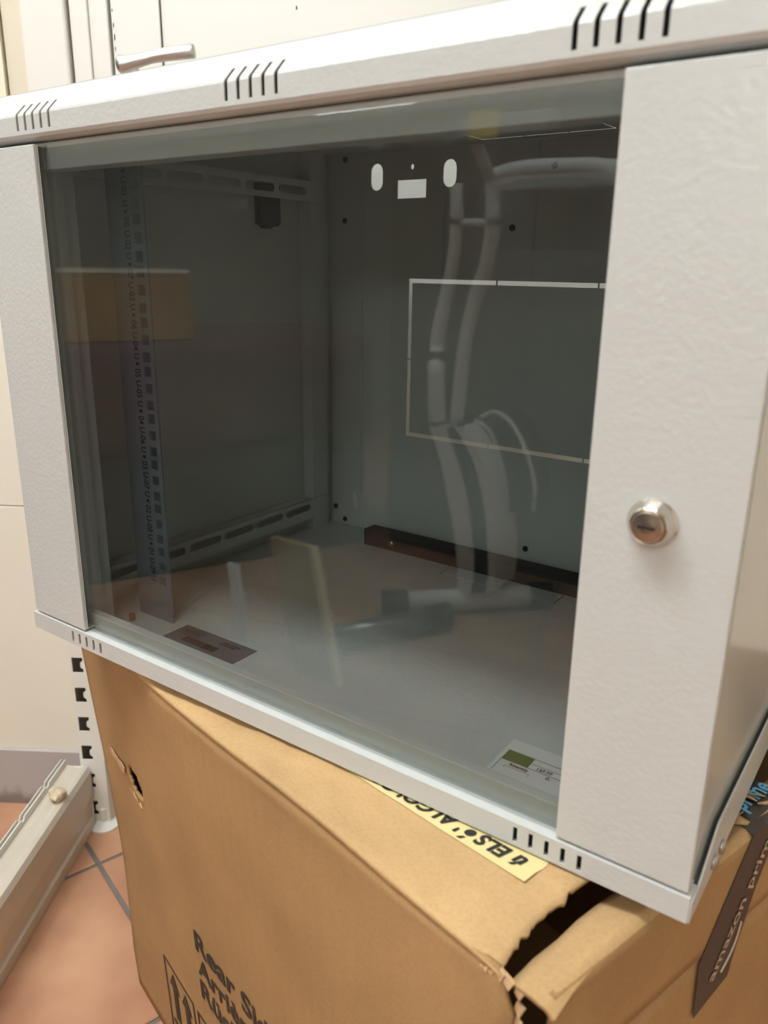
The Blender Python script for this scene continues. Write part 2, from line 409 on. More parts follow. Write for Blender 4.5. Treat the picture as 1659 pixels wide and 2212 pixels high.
for s_, z_, w_, h_ in ((0.524, 0.605, 0.0018, 0.005), (0.3012, 0.602, 0.0010, 0.004), (0.3014, 0.585, 0.0012, 0.006), (0.3016, 0.571, 0.0014, 0.008), (0.3018, 0.560, 0.0010, 0.005)):
    mk('paint_chip', plate([(s_, z_), (s_ + w_, z_ + h_ * 0.3), (s_ + w_ * 0.8, z_ + h_), (s_ + w_ * 0.1, z_ + h_ * 0.8)], [], -0.0003, lambda p: WF((p[0], 0.0242 + p[2] if p[0] < 0.36 else 0.0206 + p[2], p[1]))), 'grey_ink', door)
pic = thing('picture_frame', 'cream framed dark picture hanging at the far left edge', 'picture frame', WF((0.10, 0.0, 0.512)))
mk('picture_frame_border', plate(rect(-0.12, 0.159, 0.504, 0.95), [rect(-0.108, 0.1475, 0.516, 0.938)], -0.02, lambda p: WF((p[0], 0.022 + p[2], p[1]))), 'frame_cream', pic, bevel=0.002)
mk('picture_glass', box(-0.108, 0.1475, 0.006, 0.010, 0.516, 0.938, WF), 'black_plastic', pic)

# ceiling lamps; the second and third are added for fill light
for i, (lc, lx, ly, rz, pw) in enumerate(LAMPS):
    t = thing('ceiling_lamp', ['rectangular white ceiling lamp above the cabinet', 'added rectangular white ceiling fill lamp near the far wall', 'added rectangular white ceiling fill lamp above the exercise machine'][i], 'ceiling lamp', (lc[0], lc[1], lc[2] - 0.08), 'ceiling lamps')
    c, s = math.cos(rz), math.sin(rz)
    T = lambda p: (lc[0] + p[0]*c - p[1]*s, lc[1] + p[0]*s + p[1]*c, lc[2] + p[2])
    mk('housing', box(-lx/2-0.02, lx/2+0.02, -ly/2-0.02, ly/2+0.02, -0.055, -0.001, T), 'lamp_housing', t, bevel=0.004)
    mk('diffuser', box(-lx/2, lx/2, -ly/2, ly/2, -0.08, -0.055, T), 'lamp_glow', t, bevel=0.004)

wlt = thing('wall_fill_lamp', 'added long white fill lamp on the wall facing the cabinet', 'wall lamp', WF((-0.9, OFF1 - 0.03, 0.93)))  # body of the added fill lamp
mk('housing', box(-1.52, -0.28, OFF1 - 0.05, OFF1 - 0.001, 0.93, 1.07, WF), 'lamp_housing', wlt, bevel=0.006)
mk('diffuser', box(-1.50, -0.30, OFF1 - 0.07, OFF1 - 0.05, 0.94, 1.06, WF), 'lamp_glow', wlt, bevel=0.004)
# ------------------------------------------------------------------ the wall cabinet
cab = thing('server_cabinet', 'light grey wall-mount network cabinet with tinted glass door on the carton', 'server cabinet', (0.3, 0.21, -0.0178))
DPT, ZF, ZT = 0.4254, -0.0165, 0.4375
def slots_x(c, n=5, p=0.0101): return [c + (k - (n-1)/2) * p for k in range(n)]
VENT = slots_x(0.078) + slots_x(0.5205)
VENT_TOP = VENT + slots_x(0.3005)
SW = 0.0014
# lid: folded sheet, lip + 45 degree fold with pressed vent slots running over the fold
prof = [(0.026, 0.4045), (0.016, 0.4005), (0.006, 0.4003), (0.0015, 0.4018), (0.0, 0.4040), (0.0, 0.4068), (0.0, 0.4168), (0.0007, 0.4186), (0.0078, 0.4257), (0.0185, 0.4364), (0.0215, 0.4382)]
xb = sorted([-0.003, 0.603, 0.15, 0.225, 0.375, 0.45] + [x + s * SW for x in VENT_TOP for s in (-1, 1)])
vs = [(x, y, z) for (y, z) in prof for x in xb]; fs = []
nx = len(xb)
for j in range(len(prof) - 1):
    for i in range(nx - 1):
        mid = (xb[i] + xb[i+1]) / 2
        if 5 <= j <= 7 and any(abs(mid - x) < SW for x in VENT_TOP): continue
        a = j * nx + i; fs.append((a, a+1, a+nx+1, a+nx))
lid = mk('lid', (vs, fs), 'cabinet_paint', cab, solid=0.0012, label='light grey folded lid with vent slots')
mk('slot_shade_plate', join(box(-0.001, 0.601, 0.0058, 0.0066, 0.4035, 0.4215), box(-0.001, 0.601, 0.0066, 0.0175, 0.4207, 0.4215)), 'gap_black', lid)  # black sheet added so the lid slots read as shaded
kx0, kx1, ky0, ky1 = 0.2305, 0.3705, 0.350, 0.402
def ring_slits(x0, x1, y0, y1, wd, tabs_x, tabs_y, tw=0.0016):
    """slit outline of a knock-out interrupted by small tabs: list of hole polygons"""
    H = []
    xs = [x0] + sorted(tabs_x) + [x1]; ys = sorted(tabs_y)
    # corners: L shapes
    def L(cx, cy, sx, sy, ex, ey):
        return [(cx, cy), (ex, cy), (ex, cy + sy*wd), (cx + sx*wd, cy + sy*wd), (cx + sx*wd, ey), (cx, ey)]
    a, b = min(tabs_x), max(tabs_x); c, d = min(ys), max(ys)
    H.append(L(x0, y1, 1, -1, a - tw/2, d + tw/2)); H.append(L(x1, y1, -1, -1, b + tw/2, d + tw/2))
    H.append(L(x0, y0, 1, 1, a - tw/2, c - tw/2)); H.append(L(x1, y0, -1, 1, b + tw/2, c - tw/2))
    H.append(rect(a + tw/2, b - tw/2, y1 - wd, y1)); H.append(rect(a + tw/2, b - tw/2, y0, y0 + wd))
    return H
kt = ring_slits(kx0, kx1, ky0, ky1, 0.0022, [0.277, 0.324], [0.376])
mk('lid_top', plate(rect(-0.003, 0.603, 0.0205, 0.430), kt, -0.0012, lambda p: (p[0], p[1], 0.4382 + p[2])), 'cabinet_paint', lid)
for sx, x in ((-1, -0.003), (1, 0.603)):
    mk('lid_end', plate([(0.0, 0.4020), (0.0, 0.4175), (0.0205, 0.438), (0.430, 0.438), (0.430, 0.4020)], [], 0.0012 * -sx, lambda p: (x + p[2], p[0], p[1])), 'cabinet_paint', lid)
# bottom tray
kb = ring_slits(kx0, kx1, 0.347, 0.400, 0.0022, [0.277, 0.324], [0.376])
tray = mk('bottom_tray', plate(rect(-0.0025, 0.6015, 0.0, 0.4285), kb, -0.0012, lambda p: (p[0], p[1], ZF + p[2])), 'cabinet_paint', cab)
holes = [rect(x - SW, x + SW, -0.0152, -0.0050) for x in VENT]
mk('tray_lip', join(plate(rect(-0.0025, 0.6015, -0.0178, -0.0030), holes, 0.0013, lambda p: (p[0], -0.0012 + p[2], p[1])),
                    box(-0.0025, 0.6015, -0.0012, 0.0118, -0.0030, -0.0018)), 'cabinet_paint', tray, bevel=0.0006)
mk('slot_shade_plate', box(-0.001, 0.600, 0.0030, 0.0038, -0.0164, -0.0032), 'gap_black', tray)  # dark plate put in for the shade inside the tray slots
for sx, x in ((-1, -0.0025), (1, 0.6027)):
    mk('tray_side', plate([(0.0, -0.0178), (0.0, -0.0040), (0.014, -0.0035), (0.0465, 0.0165), (0.4285, 0.0165), (0.4285, -0.0178)], [], -0.0012 * sx, lambda p: (x + p[2], p[0], p[1])), 'cabinet_paint', tray)
for y, z in ((0.0440, -0.0085), (0.062, -0.010)):
    mk('tray_screw', lathe([(0.0045, 0), (0.0045, 0.001), (0.0035, 0.0022), (0.0012, 0.0026)], (0.6027, y, z), (1, 0, 0), 16), 'screw_steel', tray, smooth=True)
# body: posts, front frame, panels
def sidef(side):
    return (lambda p: (p[0], p[1], p[2])) if side < 0 else (lambda p: (0.6 - p[0], p[1], p[2]))
for side in (-1, 1):
    T = sidef(side)
    mk('front_post', join(box(0.0015, 0.056, 0.0125, 0.0140, ZF, 0.3995, T), box(0.0545, 0.056, 0.0140, 0.033, ZF, 0.3995, T),
                          box(0.047, 0.056, 0.033, 0.0345, ZF, 0.3995, T), box(0.047, 0.0485, 0.0345, 0.0500, ZF, 0.3995, T)), 'inner_paint', cab)
    mk('rear_post', join(box(0.0025, 0.0190, 0.3800, 0.3815, ZF, ZT, T), box(0.0175, 0.0190, 0.3815, 0.4080, ZF, ZT, T), box(0.0025, 0.010, 0.4080, 0.4250, ZF, ZT, T)), 'inner_paint', cab)
    sl = [rect(0.207, 0.286, 0.4085, 0.4100)] if side < 0 else []
    mk('side_panel', plate([(0.0135, ZF), (0.4254, ZF), (0.4254, 0.4366), (0.0225, 0.4366), (0.0135, 0.4275)], sl, 0.0012, lambda p: T((0.0012 + p[2], p[0], p[1]))), 'panel_paint', cab)
    for z0, z1, zc in ((0.3835, 0.4055, 0.394), (0.0005, 0.0262, 0.0165)):
        hs = [oblong(0.0905 + k * 0.0517, zc, 0.0465, 0.0088) for k in range(6)]
        mk('rail_bracket', join(plate([(0.064, z0), (0.402, z0), (0.402, z1 - 0.004), (0.408, z1), (0.064, z1)], hs, 0.0015, lambda p: T((0.0205 - p[2], p[0], p[1]))),
                                box(0.004, 0.020, 0.066, 0.408, z1 - 0.0015, z1, T)), 'inner_paint', cab)
mk('front_header', join(box(0.056, 0.544, 0.0125, 0.030, 0.3805, 0.4000), box(0.002, 0.598, 0.0240, 0.0260, 0.3990, 0.4375)), 'inner_paint', cab, bevel=0.0008)
mk('front_sill', box(0.056, 0.544, 0.0120, 0.0205, ZF, 0.0112), 'inner_paint', cab, bevel=0.0008)
# back panel with mounting holes and a large knock-out
hb = ring_slits(0.129, 0.471, 0.1155, 0.3000, 0.0048, [0.2428, 0.3572], [0.2080])
bh = [oblong(0.0813, 0.4108, 0.0168, 0.0290), oblong(0.1790, 0.4105, 0.0168, 0.0285), rect(0.1104, 0.1490, 0.3868, 0.4061),
      [(0.1302 + 0.0021*math.cos(a*math.pi/5), 0.4195 + 0.003*math.sin(a*math.pi/5)) for a in range(10)],
      oblong(0.421, 0.4105, 0.0168, 0.0285), oblong(0.5187, 0.4108, 0.0168, 0.0290), rect(0.451, 0.4896, 0.3868, 0.4061)]
back = mk('back_panel', plate(rect(0.0012, 0.5988, ZF, ZT), hb + bh, 0.0012, lambda p: (p[0], DPT + p[2], p[1])), 'inner_paint', cab)
for x in (0.0607, 0.1735, 0.4265, 0.5393):
    mk('pressed_rib', box(x - 0.0012, x + 0.0012, DPT - 0.0022, DPT, 0.304 if x in (0.1735, 0.4265) else 0.03, 0.415 if x in (0.0607, 0.5393) else 0.392), 'inner_paint', back, bevel=0.0008)
for x, z in ((0.0353, 0.432), (0.0345, 0.3646), (0.0189, 0.0054), (0.0346, -0.0100), (0.2979, 0.0055), (0.258, 0.3536), (0.3006, 0.4117), (0.5654, -0.010)):
    mk('back_screw', lathe([(0.0034, 0), (0.0032, 0.0014), (0.0018, 0.0024)], (x, DPT, z), (0, -1, 0), 14), 'dark_screw', back, smooth=True)
st = mk('glint_patch', plate([(-0.0035, 0.0095), (0.0028, 0.0105), (0.0052, -0.0088), (-0.0012, -0.0105)], [], 0.0003, lambda p: (0.0505 + p[0], DPT - 0.0006 + p[2], 0.0190 + p[1])), 'sticker_white', back)  # white patch standing in for a lamp reflection on the glass
# floor bar at the back, rivet, slot boss
bar = mk('cable_cover', join(box(0.1045, 0.4955, 0.374, 0.3755, ZF, 0.0040), box(0.1045, 0.4955, 0.3755, 0.395, 0.0025, 0.0040)), 'dark_bar', cab, bevel=0.0012, label='dark cable cover strip on the cabinet floor')
mk('cover_screw', lathe([(0.0042, 0), (0.0040, 0.0015), (0.002, 0.003)], (0.146, 0.374, -0.0065), (0, -1, 0), 16), 'screw_steel', bar, smooth=True)
mk('cover_screw', lathe([(0.0042, 0), (0.0040, 0.0015), (0.002, 0.003)], (0.454, 0.374, -0.0065), (0, -1, 0), 16), 'screw_steel', bar, smooth=True)
mk('earth_stud', lathe([(0.0030, 0), (0.0030, 0.0055), (0.0022, 0.0068)], (0.0600, 0.0615, ZF), (0, 0, 1), 12), 'copper', cab, label='small copper-coloured earth stud')
mk('slot_boss', plate(oblong(0.0725, 0.0615, 0.017, 0.0045), [], -0.0006, lambda p: (p[0], p[1], ZF + 0.0006 + p[2])), 'inner_paint', cab)
# side panel latch
lt = mk('panel_latch', plate([(0.3055, 0.3565), (0.3120, 0.3545), (0.3135, 0.3525), (0.3220, 0.3520), (0.3245, 0.3540), (0.3330, 0.3545), (0.3370, 0.3575), (0.3370, 0.3980), (0.3055, 0.3980)], [], -0.008, lambda p: (0.0112 + p[2], p[0], p[1])), 'black_plastic', cab, bevel=0.0008, label='black plastic side panel latch')
# 19 inch rails with square holes and unit numbering
def ztop(k): return 0.3544 - 0.042 * (8 - k)
for side in (-1, 1):
    T = sidef(side)
    hs = []
    for k in range(1, 10):
        c = ztop(k) - 0.021
        for dz in (0.0149, 0.0, -0.0149): hs.append(rect(0.0834, 0.0926, c + dz - 0.0044, c + dz + 0.0044))
    rail = mk('mounting_rail', join(plate(rect(0.0500, 0.0978, ZF, 0.4200), hs, 0.0017, lambda p: T((p[0], 0.0790 + p[2], p[1]))),
                                    box(0.0500, 0.0517, 0.0807, 0.1150, ZF, 0.4200, T)), 'rail_steel', cab, label='steel mounting rail with square holes and unit numbers')
    if side < 0:
        for k in range(1, 10):
            g = text_geo('%02d U-%02d U' % (k, 10 - k), frame2((0.0712, 0.0786, ztop(k) - 0.0045), (0, 0, -1), (1, 0, 0)), width=0.0335, height=0.0074, bold=0.012)
            mk('unit_number', g, 'ink', rail)
            mk('unit_mark', box(0.0732, 0.0768, 0.0785, 0.0788, ztop(k) - 0.0013, ztop(k) + 0.0013), 'ink', rail)
# stickers on the cabinet floor
ZS = ZF + 0.0003
stk = mk('maker_sticker', plate(rect(0.1110, 0.2022, 0.0560, 0.0865), [], -0.0002, lambda p: (p[0], p[1], ZS + p[2])), 'sticker_silver', cab, label='dark silver maker sticker with barcode')
mk('logo_border', plate(rect(0.1125, 0.1405, 0.0712, 0.0828), [rect(0.1131, 0.1399, 0.0717, 0.0823)], 0.0001, lambda p: (p[0], p[1], ZS + 0.0002 + p[2])), 'ink', stk)
mk('lettering', text_geo('DIGITUS', frame2((0.1150, 0.0738, ZS + 0.0003), (1, 0, 0), (0, 1, 0)), width=0.0230, height=0.0062, bold=0.02), 'ink', stk)
bars = []; x = 0.1300; rnd = random.Random(3)
while x < 0.1725:
    wd = rnd.choice((0.0004, 0.0006, 0.0010, 0.0013)); bars.append(box(x, x + wd, 0.0605, 0.0690, ZS + 0.0001, ZS + 0.0003)); x += wd + rnd.choice((0.0004, 0.0005, 0.0008))
mk('barcode', join(*bars), 'ink', stk)
fine = []
for r_, (x0, y0) in enumerate(((0.166, 0.0790), (0.165, 0.0757))):
    x = x0
    for wd in ((0.009, 0.002, 0.008), (0.003, 0.003, 0.002, 0.008))[r_]:
        fine.append(box(x, x + wd, y0, y0 + 0.0016, ZS + 0.0001, ZS + 0.0003)); x += wd + 0.0012
mk('fine_print', join(*fine), 'ink', stk)
asm = mk('assembly_sticker', plate(rect(0.4498, 0.540, 0.030, 0.0990), [], -0.0002, lambda p: (p[0], p[1], ZS + p[2])), 'sticker_white', cab, label='white assembly sticker with a green field')
mk('colour_field', box(0.4533, 0.4733, 0.0722, 0.0846, ZS + 0.0001, ZS + 0.0003), 'sticker_green', asm)
ln = [box(0.4533, 0.536, 0.0844, 0.0847, ZS + 0.0001, ZS + 0.0003), box(0.4733, 0.536, 0.0782, 0.0784, ZS + 0.0001, ZS + 0.0003), box(0.4533, 0.536, 0.0719, 0.0722, ZS + 0.0001, ZS + 0.0003),
      box(0.4532, 0.4535, 0.056, 0.0722, ZS + 0.0001, ZS + 0.0003), box(0.459, 0.4775, 0.0655, 0.0657, ZS + 0.0001, ZS + 0.0003), box(0.459, 0.4592, 0.0635, 0.0657, ZS + 0.0001, ZS + 0.0003), box(0.4773, 0.4775, 0.0625, 0.0657, ZS + 0.0001, ZS + 0.0003)]
mk('ruled_lines', join(*ln), 'grey_ink', asm)
mk('lettering', text_geo('Assembly', frame2((0.4610, 0.0662, ZS + 0.0003), (1, 0, 0), (0, 1, 0)), width=0.0145, height=0.0046, bold=0.02), 'ink', asm)
mk('lettering', text_geo('137.77', frame2((0.4795, 0.0732, ZS + 0.0003), (1, 0, 0), (0, 1, 0)), width=0.0110, height=0.0034, bold=0.02), 'ink', asm)
mk('lettering', text_geo('0.', frame2((0.4885, 0.0672, ZS + 0.0003), (1, 0, 0), (0, 1, 0)), width=0.0034, height=0.0034, bold=0.02), 'ink', asm)
# door: tinted pane, two steel stiles, lock
HD = 0.397
gd = mk('glass_door', box(0.0735, 0.5265, 0.0045, 0.0085, 0.0012, 0.3945), 'tinted_glass', cab, bevel=0.0004, label='tinted glass door pane')
for x0, x1, xr in ((0.0, 0.0751, 0.0715), (0.5249, 0.6, 0.5285)):
    mk('door_stile', join(box(x0, x1, 0.0, 0.0030, 0.0, HD), box(x0, x0 + 0.0012, 0.003, 0.0115, 0.0, HD), box(x1 - 0.0012, x1, 0.003, 0.0042, 0.0, HD),
                          box(x0, x1, 0.003, 0.0115, HD - 0.0012, HD), box(x0, x1, 0.003, 0.0115, 0.0, 0.0012)), 'cabinet_paint', gd, bevel=0.0009, label='light grey steel door stile')
LC = (0.5592, 0.0, 0.1972)
mk('lock_bezel', lathe([(0.0125, 0.0), (0.0125, 0.0010), (0.0115, 0.0022), (0.0094, 0.0068), (0.0088, 0.0074), (0.0080, 0.0070)], LC, (0, -1, 0), 40), 'chrome', gd, label='chrome lock bezel')
mk('lock_barrel', join(lathe([(0.0079, 0.005), (0.0079, 0.0085), (0.0072, 0.0095), (0.0030, 0.0100), (0.0005, 0.0101)], LC, (0, -1, 0), 32)), 'nickel', gd, smooth=False, label='nickel lock barrel')
mk('keyhole', box(LC[0]-0.0042, LC[0]+0.0042, -0.01015, -0.0098, LC[2]-0.0007, LC[2]+0.0007), 'gap_black', gd)

# ------------------------------------------------------------------ the big carton
carton = thing('cardboard_box', 'large worn brown cardboard box under the grey cabinet', 'cardboard box', BF((0.25, 0.32, -0.55)))
LEFT = [(-0.55, -0.055), (-0.503, -0.062), (-0.433, -0.059), (-0.333, -0.050), (-0.213, -0.055), (-0.14, -0.064), (-0.082, -0.071), (-0.02, -0.074)]
TOPP = [(-0.08, 0.054), (0.0, 0.050), (0.144, 0.046), (0.28, 0.055), (0.345, 0.061), (0.45, 0.069), (0.523, 0.075), (0.57, 0.078)]
def edge_z(a): return -0.0255 - 0.004 * max(0, (a - 0.40) / 0.15) + 0.0012 * math.sin(a * 23)
def fperp(a, z):
    t = max(0.0, min(1.0, (z + 0.55) / 0.525)); top = interp(a, TOPP)
    return 0.0786 + (top - 0.0786) * t ** 1.4 + 0.0015 * math.sin(a * 15 + z * 9) * t * (1 - t) * 4
def FS(a, z, off=0.0):
    return BF((a, fperp(a, z) - off, z))
us = sorted(lin(0, 1, 44) + [0.163 + 0.0045 * k for k in range(20)])
zs = sorted(lin(-0.55, -0.215, 22) + lin(-0.205, -0.165, 14) + lin(-0.155, -0.03, 10)); zs = [z for z in zs]
rj = random.Random(11)
def fa(u, z):
    l = interp(z, LEFT); r_ = 0.5385 + 0.004 * noise.noise(Vector((z * 60, 3, 0))) + 0.003 * noise.noise(Vector((z * 190, 1, 0)))
    if z > -0.06: r_ -= 0.010 * ((z + 0.06) / 0.03) ** 2
    return l + (r_ - l) * u
vs, fs = [], []
for z in zs:
    for u in us:
        a = fa(u, z); zz = z
        if z == zs[-1]: zz = edge_z(a) - 0.001
        vs.append(FS(a, zz))
nu = len(us)
def in_hole(a, z):
    x = (a - 0.0535) / 0.0185; y = (z + 0.1860 + 0.003 * x) / 0.0145
    return x * x + y * y + 0.45 * noise.noise(Vector((a * 160, z * 160, 2))) < 0.85
for j in range(len(zs) - 1):
    for i in range(nu - 1):
        a = fa((us[i] + us[i+1]) / 2, zs[j]); zc = (zs[j] + zs[j+1]) / 2
        if in_hole(a, zc): continue
        k = j * nu + i; fs.append((k, k+1, k+nu+1, k+nu))
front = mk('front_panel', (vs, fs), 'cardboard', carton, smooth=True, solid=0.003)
# torn strip and shreds at the puncture
def shred(pts, off0, off1, name='torn_strip'):
    g = plate(pts, [], -0.0012, lambda p: FS(p[0], p[1], off0 + (off1 - off0) * (p[0] + 0.013) / 0.08 - p[2]))
    return mk(name, g, 'torn_paper', front)
shred([(-0.013, -0.1800), (-0.006, -0.1775), (0.012, -0.1785), (0.026, -0.1770), (0.0335, -0.1795), (0.031, -0.1870), (0.020, -0.1880), (0.008, -0.1850), (-0.008, -0.1845)], 0.0006, 0.0030)
rs = random.Random(5)
for k in range(6):
    a0 = 0.040 + 0.0055 * k; z0 = -0.2015 - 0.0006 * k + 0.0015 * rs.random(); h = 0.003 + 0.003 * rs.random()
    shred([(a0, z0), (a0 + 0.003 + 0.002 * rs.random(), z0 - 0.001), (a0 + 0.004 * rs.random(), z0 + h)], 0.0, 0.0022, 'torn_shred')
mk('left_panel', grid(lin(0, 1, 6), lin(-0.55, -0.03, 14), lambda u, z: BF((interp(z, LEFT) + 0.002, fperp(-0.06, z) + 0.003 + (0.56 - fperp(-0.06, z)) * u, z))), 'cardboard', carton, smooth=True, solid=0.004)
mk('back_panel', box(-0.05, 0.550, 0.556, 0.560, -0.55, -0.032, BF), 'cardboard', carton)
mk('bottom_panel', box(-0.045, 0.545, 0.085, 0.555, -0.5495, -0.545, BF), 'cardboard', carton)
# right side: upper band folds a hair proud of the lower one
AR = 0.557
def rs_edge(z): return 0.0865 + 0.004 * noise.noise(Vector((z * 70, 9, 0))) + 0.002 * noise.noise(Vector((z * 210, 9, 0)))
right = mk('right_panel', join(grid(lin(0, 1, 14), lin(-0.102, -0.0335, 8), lambda u, z: BF((AR, rs_edge(z) + (0.556 - rs_edge(z)) * u, z))),
                               grid(lin(0, 1, 14), lin(-0.55, -0.1028, 24), lambda u, z: BF((AR - 0.0012, rs_edge(z) + (0.556 - rs_edge(z)) * u, z)))), 'cardboard', carton, smooth=True, solid=0.004)
# flaps
def sflap(u, p):
    free = 0.5315 + 0.0025 * noise.noise(Vector((p * 55, 12, 0))) + 0.002 * max(0.0, 1 - (p - 0.08) / 0.03)
    a = free + (AR - free) * u; z = -0.0285 - 0.006 * (1 - u)
    e = AR - a
    if e < 0.006: z -= 0.005 * (1 - e / 0.006) ** 1.5
    z -= 0.004 * max(0, 1 - (p - 0.08) / 0.05)
    return BF((a + (0.006 * max(0, 1 - (p - 0.08) / 0.03)) * u, p + 0.003 * noise.noise(Vector((a * 90, 4, 0))) * max(0, 1 - (p - 0.08) / 0.01), z + 0.0006 * noise.noise(Vector((a * 30, p * 30, 1)))))
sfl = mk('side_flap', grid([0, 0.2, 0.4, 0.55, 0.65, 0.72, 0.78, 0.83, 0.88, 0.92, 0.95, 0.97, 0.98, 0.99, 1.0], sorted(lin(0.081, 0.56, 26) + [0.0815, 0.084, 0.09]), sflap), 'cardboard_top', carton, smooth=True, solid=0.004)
def fflap(u, v):
    if v < 0:
        ae = 0.5325; a = -0.074 + (ae + 0.074) * u
        return FS(a, edge_z(a) - 0.0045, 0.0008)
    ae = 0.5235 + 0.0030 * noise.noise(Vector((v * 40, 5, 0))) + 0.002 * noise.noise(Vector((v * 130, 5, 0))) + 0.006 * max(0, 1 - v * 8)
    a = -0.074 + (ae + 0.074) * u
    p0 = interp(a, TOPP); p = p0 + (0.315 - p0) * v
    d = p - p0; ez = edge_z(a)
    z = -0.0192 + (ez + 0.0192) * math.exp(-d / 0.028)
    z = min(z, -0.0191)
    bump = 0.0022 * noise.noise(Vector((a * 26, p * 40, 3))) + 0.0010 * noise.noise(Vector((a * 80, p * 80, 3)))
    fade = max(0.0, 1 - max(0, d - 0.02) / 0.04)
    z += (bump - 0.0008) * fade * min(1.0, d / 0.012)
    if u > 0.93 and d < 0.06: z -= 0.0035 * ((u - 0.93) / 0.07) ** 2
    return BF((a, p, min(z, -0.0186)))
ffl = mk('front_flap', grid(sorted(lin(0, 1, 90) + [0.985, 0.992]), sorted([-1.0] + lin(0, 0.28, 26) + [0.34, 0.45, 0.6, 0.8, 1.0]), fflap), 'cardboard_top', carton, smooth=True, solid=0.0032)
def TOPZ(a, p):
    p0 = interp(a, TOPP); d = p - p0; ez = edge_z(a)
    z = -0.0192 + (ez + 0.0192) * math.exp(-d / 0.028); z = min(z, -0.0191)
    bump = 0.0022 * noise.noise(Vector((a * 26, p * 40, 3))) + 0.0010 * noise.noise(Vector((a * 80, p * 80, 3)))
    fade = max(0.0, 1 - max(0, d - 0.02) / 0.04)
    return min(z + (bump - 0.0008) * fade, -0.0186)
# masking tape with marker handwriting (upside down for the viewer)
def mtape(u, v):
    a = 0.335 + (0.503 - 0.335) * u; p = 0.112 + 0.13 * (a - 0.42) + 0.040 * v
    a += 0.006 * noise.noise(Vector((v * 6, 8, 0))) * (1 if u > 0.99 else 0)
    return BF((a, p, TOPZ(a, p) + 0.0006))
mt = mk('masking_tape', grid(lin(0, 1, 24), lin(0, 1, 8), mtape), 'masking_tape', ffl, label='yellowed masking tape with marker handwriting')
def HW(a0, p0):                # handwriting reads towards -along, its top towards -perp
    def T(q):
        a = a0 - q[0]; p = p0 - q[1] - 0.15 * q[0]; return BF((a, p, TOPZ(a, p) + 0.0011))
    return T
mk('handwriting', text_geo("ú ELSÓ' ALGO' COP", HW(0.494, 0.1375), width=0.128, height=0.0135, bold=0.035, shear=0.15), 'ink', mt)
mk('handwriting', text_geo('QUA PER', HW(0.482, 0.1540), width=0.070, height=0.0130, bold=0.035, shear=0.15), 'ink', mt)
# printing on the front
def FP(a0, z0): return lambda q: FS(a0 + q[0], z0 + q[1], 0.0008)
mk('print', text_geo('Rear Side', FP(0.159, -0.315), width=0.150, height=0.0255, bold=0.022), 'ink', front)
mk('print', text_geo('Arrière', FP(0.159, -0.345), width=0.108, height=0.0235, bold=0.022), 'ink', front)
mk('print', text_geo('Rückseite', FP(0.159, -0.3760), width=0.150, height=0.0245, bold=0.022), 'ink', front)
def fplate(outer, holes):
    return plate(outer, holes, 0.0003, lambda p: FS(p[0], p[1], 0.0009 - p[2]))
for x0, x1 in ((0.053, 0.131), (0.140, 0.218)):
    mk('print', fplate(rect(x0, x1, -0.515, -0.412), [rect(x0 + 0.0022, x1 - 0.0022, -0.5128, -0.4142)]), 'ink', front)
for c in (0.076, 0.108):
    mk('print', fplate([(c - 0.0055, -0.490), (c + 0.0055, -0.490), (c + 0.0055, -0.443), (c + 0.013, -0.443), (c, -0.4215), (c - 0.013, -0.443), (c - 0.0055, -0.443)], []), 'ink', front)
mk('print', fplate(rect(0.060, 0.124, -0.503, -0.498), []), 'ink', front)
# black parcel tape: over the top edge and down the side, with printed words
tape_pts = [(0.279, -0.0300), (0.322, -0.0300), (0.296, -0.080), (0.279, -0.131), (0.277, -0.143), (0.237, -0.153), (0.233, -0.106)]
ptape = mk('parcel_tape', plate(tape_pts, [], 0.0004, lambda p: BF((AR + 0.0008 - p[2], p[0], p[1]))), 'tape_black', right, label='black parcel tape with printed lettering')
zt_ = lambda p: -0.0278
ptop = mk('parcel_tape', plate([(AR + 0.0006, 0.278), (AR + 0.0006, 0.323), (0.53, 0.333), (0.49, 0.336), (0.49, 0.288), (0.526, 0.287)], [], -0.0004, lambda p: BF((p[0], p[1], (-0.0274 if p[0] < 0.548 else -0.0305) + p[2]))), 'tape_black', sfl, label='black parcel tape with blue lettering')
dv = Vector((0.060, 0.105)).normalized()
def PT(p0, z0):
    def T(q):
        pp = p0 + dv.x * q[0] - dv.y * q[1]; zz = z0 + dv.y * q[0] + dv.x * q[1]
        return BF((AR + 0.0014, pp, zz))
    return T
mk('lettering', text_geo('amazon prime', PT(0.2580, -0.1350), width=0.110, height=0.0120, bold=0.01), 'tape_print', ptape)
sm = [PT(0.2580, -0.1350)((0.006 + 0.036 * t, -0.0035 - 0.0040 * math.sin(math.pi * t))) for t in lin(0, 1, 12)]
mk('smile_arrow', tube(sm, 0.0007, 6), 'tape_print', ptape)
mk('lettering', text_geo('prime', lambda q: BF((0.5480 - 0.0 - q[1], 0.2920 + q[0], -0.0268)), width=0.040, height=0.0170, bold=0.02), 'tape_blue', ptop)
rs = random.Random(21)
for k in range(7):
    a0 = 0.530 + 0.020 * rs.random(); p0 = 0.270 + 0.05 * rs.random()
    mk('torn_shred', plate([(a0, p0), (a0 + 0.010 * rs.random() + 0.004, p0 + 0.004), (a0 + 0.004, p0 + 0.012 * rs.random() + 0.004)], [], -0.001, lambda p: BF((p[0], p[1], -0.0262 + 0.004 * math.sin(p[0] * 300) - p[2]))), 'torn_paper', sfl)
